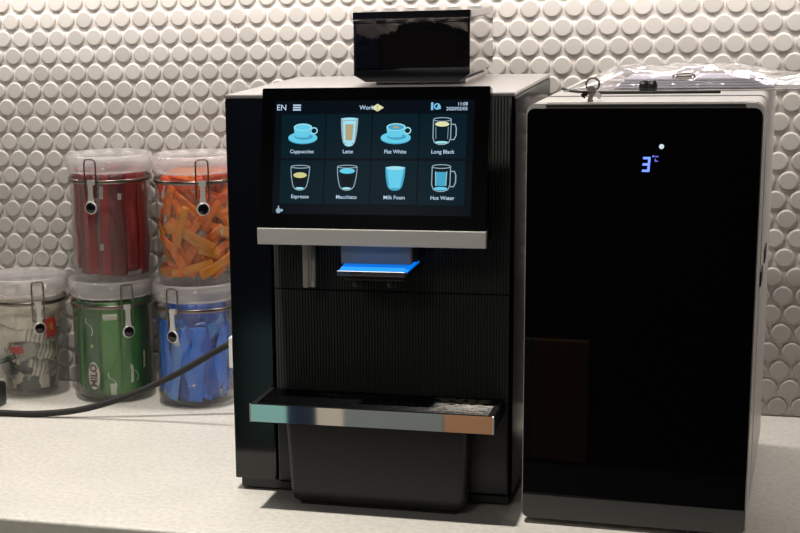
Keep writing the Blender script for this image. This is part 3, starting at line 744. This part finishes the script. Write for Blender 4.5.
# ------------------------------------------------------------------ power cable
bm = bmesh.new()
cpts = [(-.80,-.225,.0043),(-.66,-.205,.0043),(-.5555,-.1950,.0043),(-.5000,-.190,.0044),(-.4400,-.182,.0110),(-.3800,-.174,.0290),(-.3200,-.166,.0560),(-.2650,-.162,.0880),(-.2420,-.160,.1010)]
tube(bm, catmull(cpts, 8), .0042, 12)
cable = obj('power_cable', bm, M['rubber'])
tag(cable, 'black power cable crossing the worktop in front of the jars towards the coffee machine', 'cable')
bm = bmesh.new(); tube(bm, [(-.2420,-.160,.1010),(-.2370,-.1597,.1035)], .0045, 12)
box(bm, -.2400, -.2290, -.170, -.150, .072, .112, bev=.002, mi=1); obj('plug', bm, [M['rubber'], M['white']], cable)['label'] = 'white plug'
bm = bmesh.new(); box(bm, -.630, -.5670, -.170, -.130, .008, .040, bev=.005)
pb = obj('power_adapter', bm, M['satin_black']); tag(pb, 'black power adapter at the left edge of the picture', 'adapter')
pb.location = (0,0,-.008)

# ------------------------------------------------------------------ things on the fridge
a_ = -.0387; FO = Vector((.1644,-.468,0))
def fpt(lx, ly, z): c, s = math.cos(a_), math.sin(a_); return (FO.x+lx*c-ly*s, FO.y+lx*s+ly*c, z)
Z0 = FH
# clear bag: pillow sheet with crumples
bag = thing('zip_bag', fpt(.14,.22,Z0), a_, 'crumpled clear plastic bag lying flat on top of the milk fridge, overhanging its right side', 'bag')
br = random.Random(11)
def pillow(x0,x1,y0,y1,hf,nx=44,ny=18):
    bm = bmesh.new(); T = {}; B = {}
    ph = [(br.uniform(60,150), br.uniform(60,150), br.uniform(0,6)) for _ in range(5)]
    for i in range(nx+1):
        for j in range(ny+1):
            x = x0+(x1-x0)*i/nx; y = y0+(y1-y0)*j/ny
            e = min(1, 9*min(i/nx, 1-i/nx))*min(1, 4*min(j/ny, 1-j/ny))
            w = sum(math.sin(a*x+b*y+c) for a,b,c in ph)*.0010
            T[i,j] = bm.verts.new((x, y, .0007+max(0, hf(i/nx)*e**.6+w*e)))
            if 0 < i < nx and 0 < j < ny: B[i,j] = bm.verts.new((x, y, .0004))
            else: B[i,j] = T[i,j]
    for i in range(nx):
        for j in range(ny):
            f = bm.faces.new((T[i,j],T[i+1,j],T[i+1,j+1],T[i,j+1])); f.smooth = True
            try: bm.faces.new((B[i,j],B[i,j+1],B[i+1,j+1],B[i+1,j]))
            except ValueError: pass
    return bm
def hb(u): 
    if u < .15: return .004+.09*u
    if u < .62: return .0200
    if u < .70: return .0200-.11*(u-.62)
    return .0115
obj('bag_film', pillow(-.128,.155,-.065,.085,hb), M['bagplastic'], bag)
bm = bmesh.new(); tube(bm, catmull([(-.128,-.067,.001),(-.06,-.0655,.0008),(.02,-.067,.0008),(.155,-.0655,.0010)],8), .0007, 8); obj('bag_seam', bm, M['fridge_paint'], bag)
bm = bmesh.new(); tube(bm, catmull([(-.134,-.035,.0012),(-.118,-.072,.0008),(-.095,-.094,.0012),(-.070,-.100,.0012),(.03,-.097,.0012)],8), .0016, 8)
obj('zip_strip', bm, M['rubber'], bag)['label'] = 'thin black zip edge'
# contents: folded paper, black cap, small clip
bm = bmesh.new(); t = bmesh.new()
for k in range(4):
    s = .0035*k
    box(bm, -.080+s, .078-s, -.045, .050-s, .0013+.0026*k, .0035+.0026*k, bev=.0006)
pp = obj('folded_paper', bm, M['paper']); pp.location = fpt(.14,.22,Z0); pp.rotation_euler = (0,0,a_)
tag(pp, 'pale lavender folded paper inside the clear bag on the fridge', 'paper')
bm = bmesh.new(); mt = Matrix.Translation((0,0,.0065)) @ Matrix.Rotation(R(90),4,'Y')
lathe(bm, ((0,-.0085),(.0052,-.0085),(.0060,-.0075),(.0060,.0),(.0053,.0006),(.0060,.0012),(.0060,.0080),(.0050,.0088),(0,.0088)), 28, mtx=mt)
kc = obj('bottle_cap', bm, M['satin_black']); kc.location = fpt(.0985,.139,Z0); kc.rotation_euler = (0,0,a_)
tag(kc, 'small black cylindrical cap at the front of the clear bag', 'cap')
bm = bmesh.new(); tube(bm, catmull([(-.009,0,.003),(-.0095,0,.006),(-.004,0,.0068),(.005,0,.0066),(.0098,0,.0055),(.0095,0,.0028),(0,0,.0022)],6,True), .0013, 8)
box(bm, -.0075,.0078,-.002,.002,.0028,.0052, bev=.0006)
kc = obj('clip', bm, M['steel']); kc.location = fpt(.132,.150,Z0+.0107); kc.rotation_euler = (0,0,a_)
tag(kc, 'small grey clip resting on the paper in the clear bag', 'clip')
# keys hanging over a ring
keys = thing('key_bunch', fpt(.0575,.030,Z0), a_, 'bunch of small metal keys on a ring near the front left of the fridge top', 'keys')
bm = bmesh.new(); tube(bm, [(.0062*math.cos(R(x)), .0015+.0015*math.sin(R(x)), .0158+.0060*math.sin(R(x))) for x in range(0,360,15)], .0011, 8, True)
obj('key_ring', bm, M['dark_wire'], keys)
def key(ang, dy):
    bm = bmesh.new()
    prism(bm, ell(0,0,.0040,.0036,20), 0, .0014, 'y')
    box(bm, -.0018,.0018,0,.0014,-.0118,-.002)
    for q in range(3): box(bm, .0014,.0034-.0008*(q%2),0,.0014,-.0108+.0026*q,-.0092+.0026*q)
    mt = Matrix.Translation((0,dy,.0110)) @ Matrix.Rotation(R(ang),4,'Y') @ Matrix.Rotation(R(-20),4,'X')
    bmesh.ops.transform(bm, matrix=mt, verts=bm.verts); return bm
obj('key', key(58,-.0015), M['steel'], keys); obj('key', key(-48,-.0035), M['latch'], keys); obj('key', key(8,-.0052), M['dark_wire'], keys)

# ------------------------------------------------------------------ lights
def area(name, loc, rot, sx, sy, e, c=(1,1,1), shape='RECTANGLE', spread=180):
    l = bpy.data.lights.new(name, 'AREA'); l.shape = shape; l.size = sx
    if shape in ('RECTANGLE', 'ELLIPSE'): l.size_y = sy
    l.energy = e; l.color = c; l.spread = R(spread)
    o = bpy.data.objects.new(name, l); col.objects.link(o); o.location = loc; o.rotation_euler = rot
    return o
area('wall_strip_light', (-.1,-.072,.612), (R(0),0,0), 2.2, .008, 7.0, (1,.93,.88))
area('ceiling_downlight', (-.15,-.785,1.72), (0,0,0), .07, .07, 8.5, (1,.94,.86), 'DISK', 85)  # actual downlight above the worktop
area('ceiling_downlight', (-.75,-3.15,1.72), (0,0,0), .3, .3, 48, (1,.96,.90), 'DISK', 110)  # added fill out of view, lights the mirrored wall panels
area('room_light', (-.6,-2.9,1.72), (0,0,0), .9, .9, 11, (1,.96,.90))  # added fill behind the camera, brightens front bar and wall panels
w = bpy.data.worlds.new('room'); scene.world = w; w.use_nodes = True
w.node_tree.nodes['Background'].inputs[0].default_value = (.9,.95,1,1); w.node_tree.nodes['Background'].inputs[1].default_value = .10

# ------------------------------------------------------------------ camera
cd = bpy.data.cameras.new('camera'); co = bpy.data.objects.new('camera', cd); col.objects.link(co)
yaw, pitch, roll = .3262, -.2298, -.0327
fwd = Vector((-math.sin(yaw)*math.cos(pitch), math.cos(yaw)*math.cos(pitch), math.sin(pitch)))
rt = Vector((math.cos(yaw), math.sin(yaw), 0)); up = rt.cross(fwd)
rr = math.cos(roll)*rt+math.sin(roll)*up; uu = -math.sin(roll)*rt+math.cos(roll)*up
mw = Matrix.Identity(4)
for i in range(3): mw[i][0] = rr[i]; mw[i][1] = uu[i]; mw[i][2] = -fwd[i]
mw.translation = Vector((.3727,-2.0504,.5465)); co.matrix_world = mw
cd.sensor_width = 36; cd.lens = 1624.0151*36/800
cd.shift_x = (400-210.937)/800; cd.shift_y = (359.7843-266.5)/800
cd.clip_start = .05
scene.camera = co
vs = scene.view_settings; vs.view_transform = 'Standard'; vs.look = 'None'; vs.gamma = 1; vs.exposure = 0.0; vs.use_curve_mapping = False
scene.cycles.max_bounces = 12; scene.cycles.transparent_max_bounces = 24
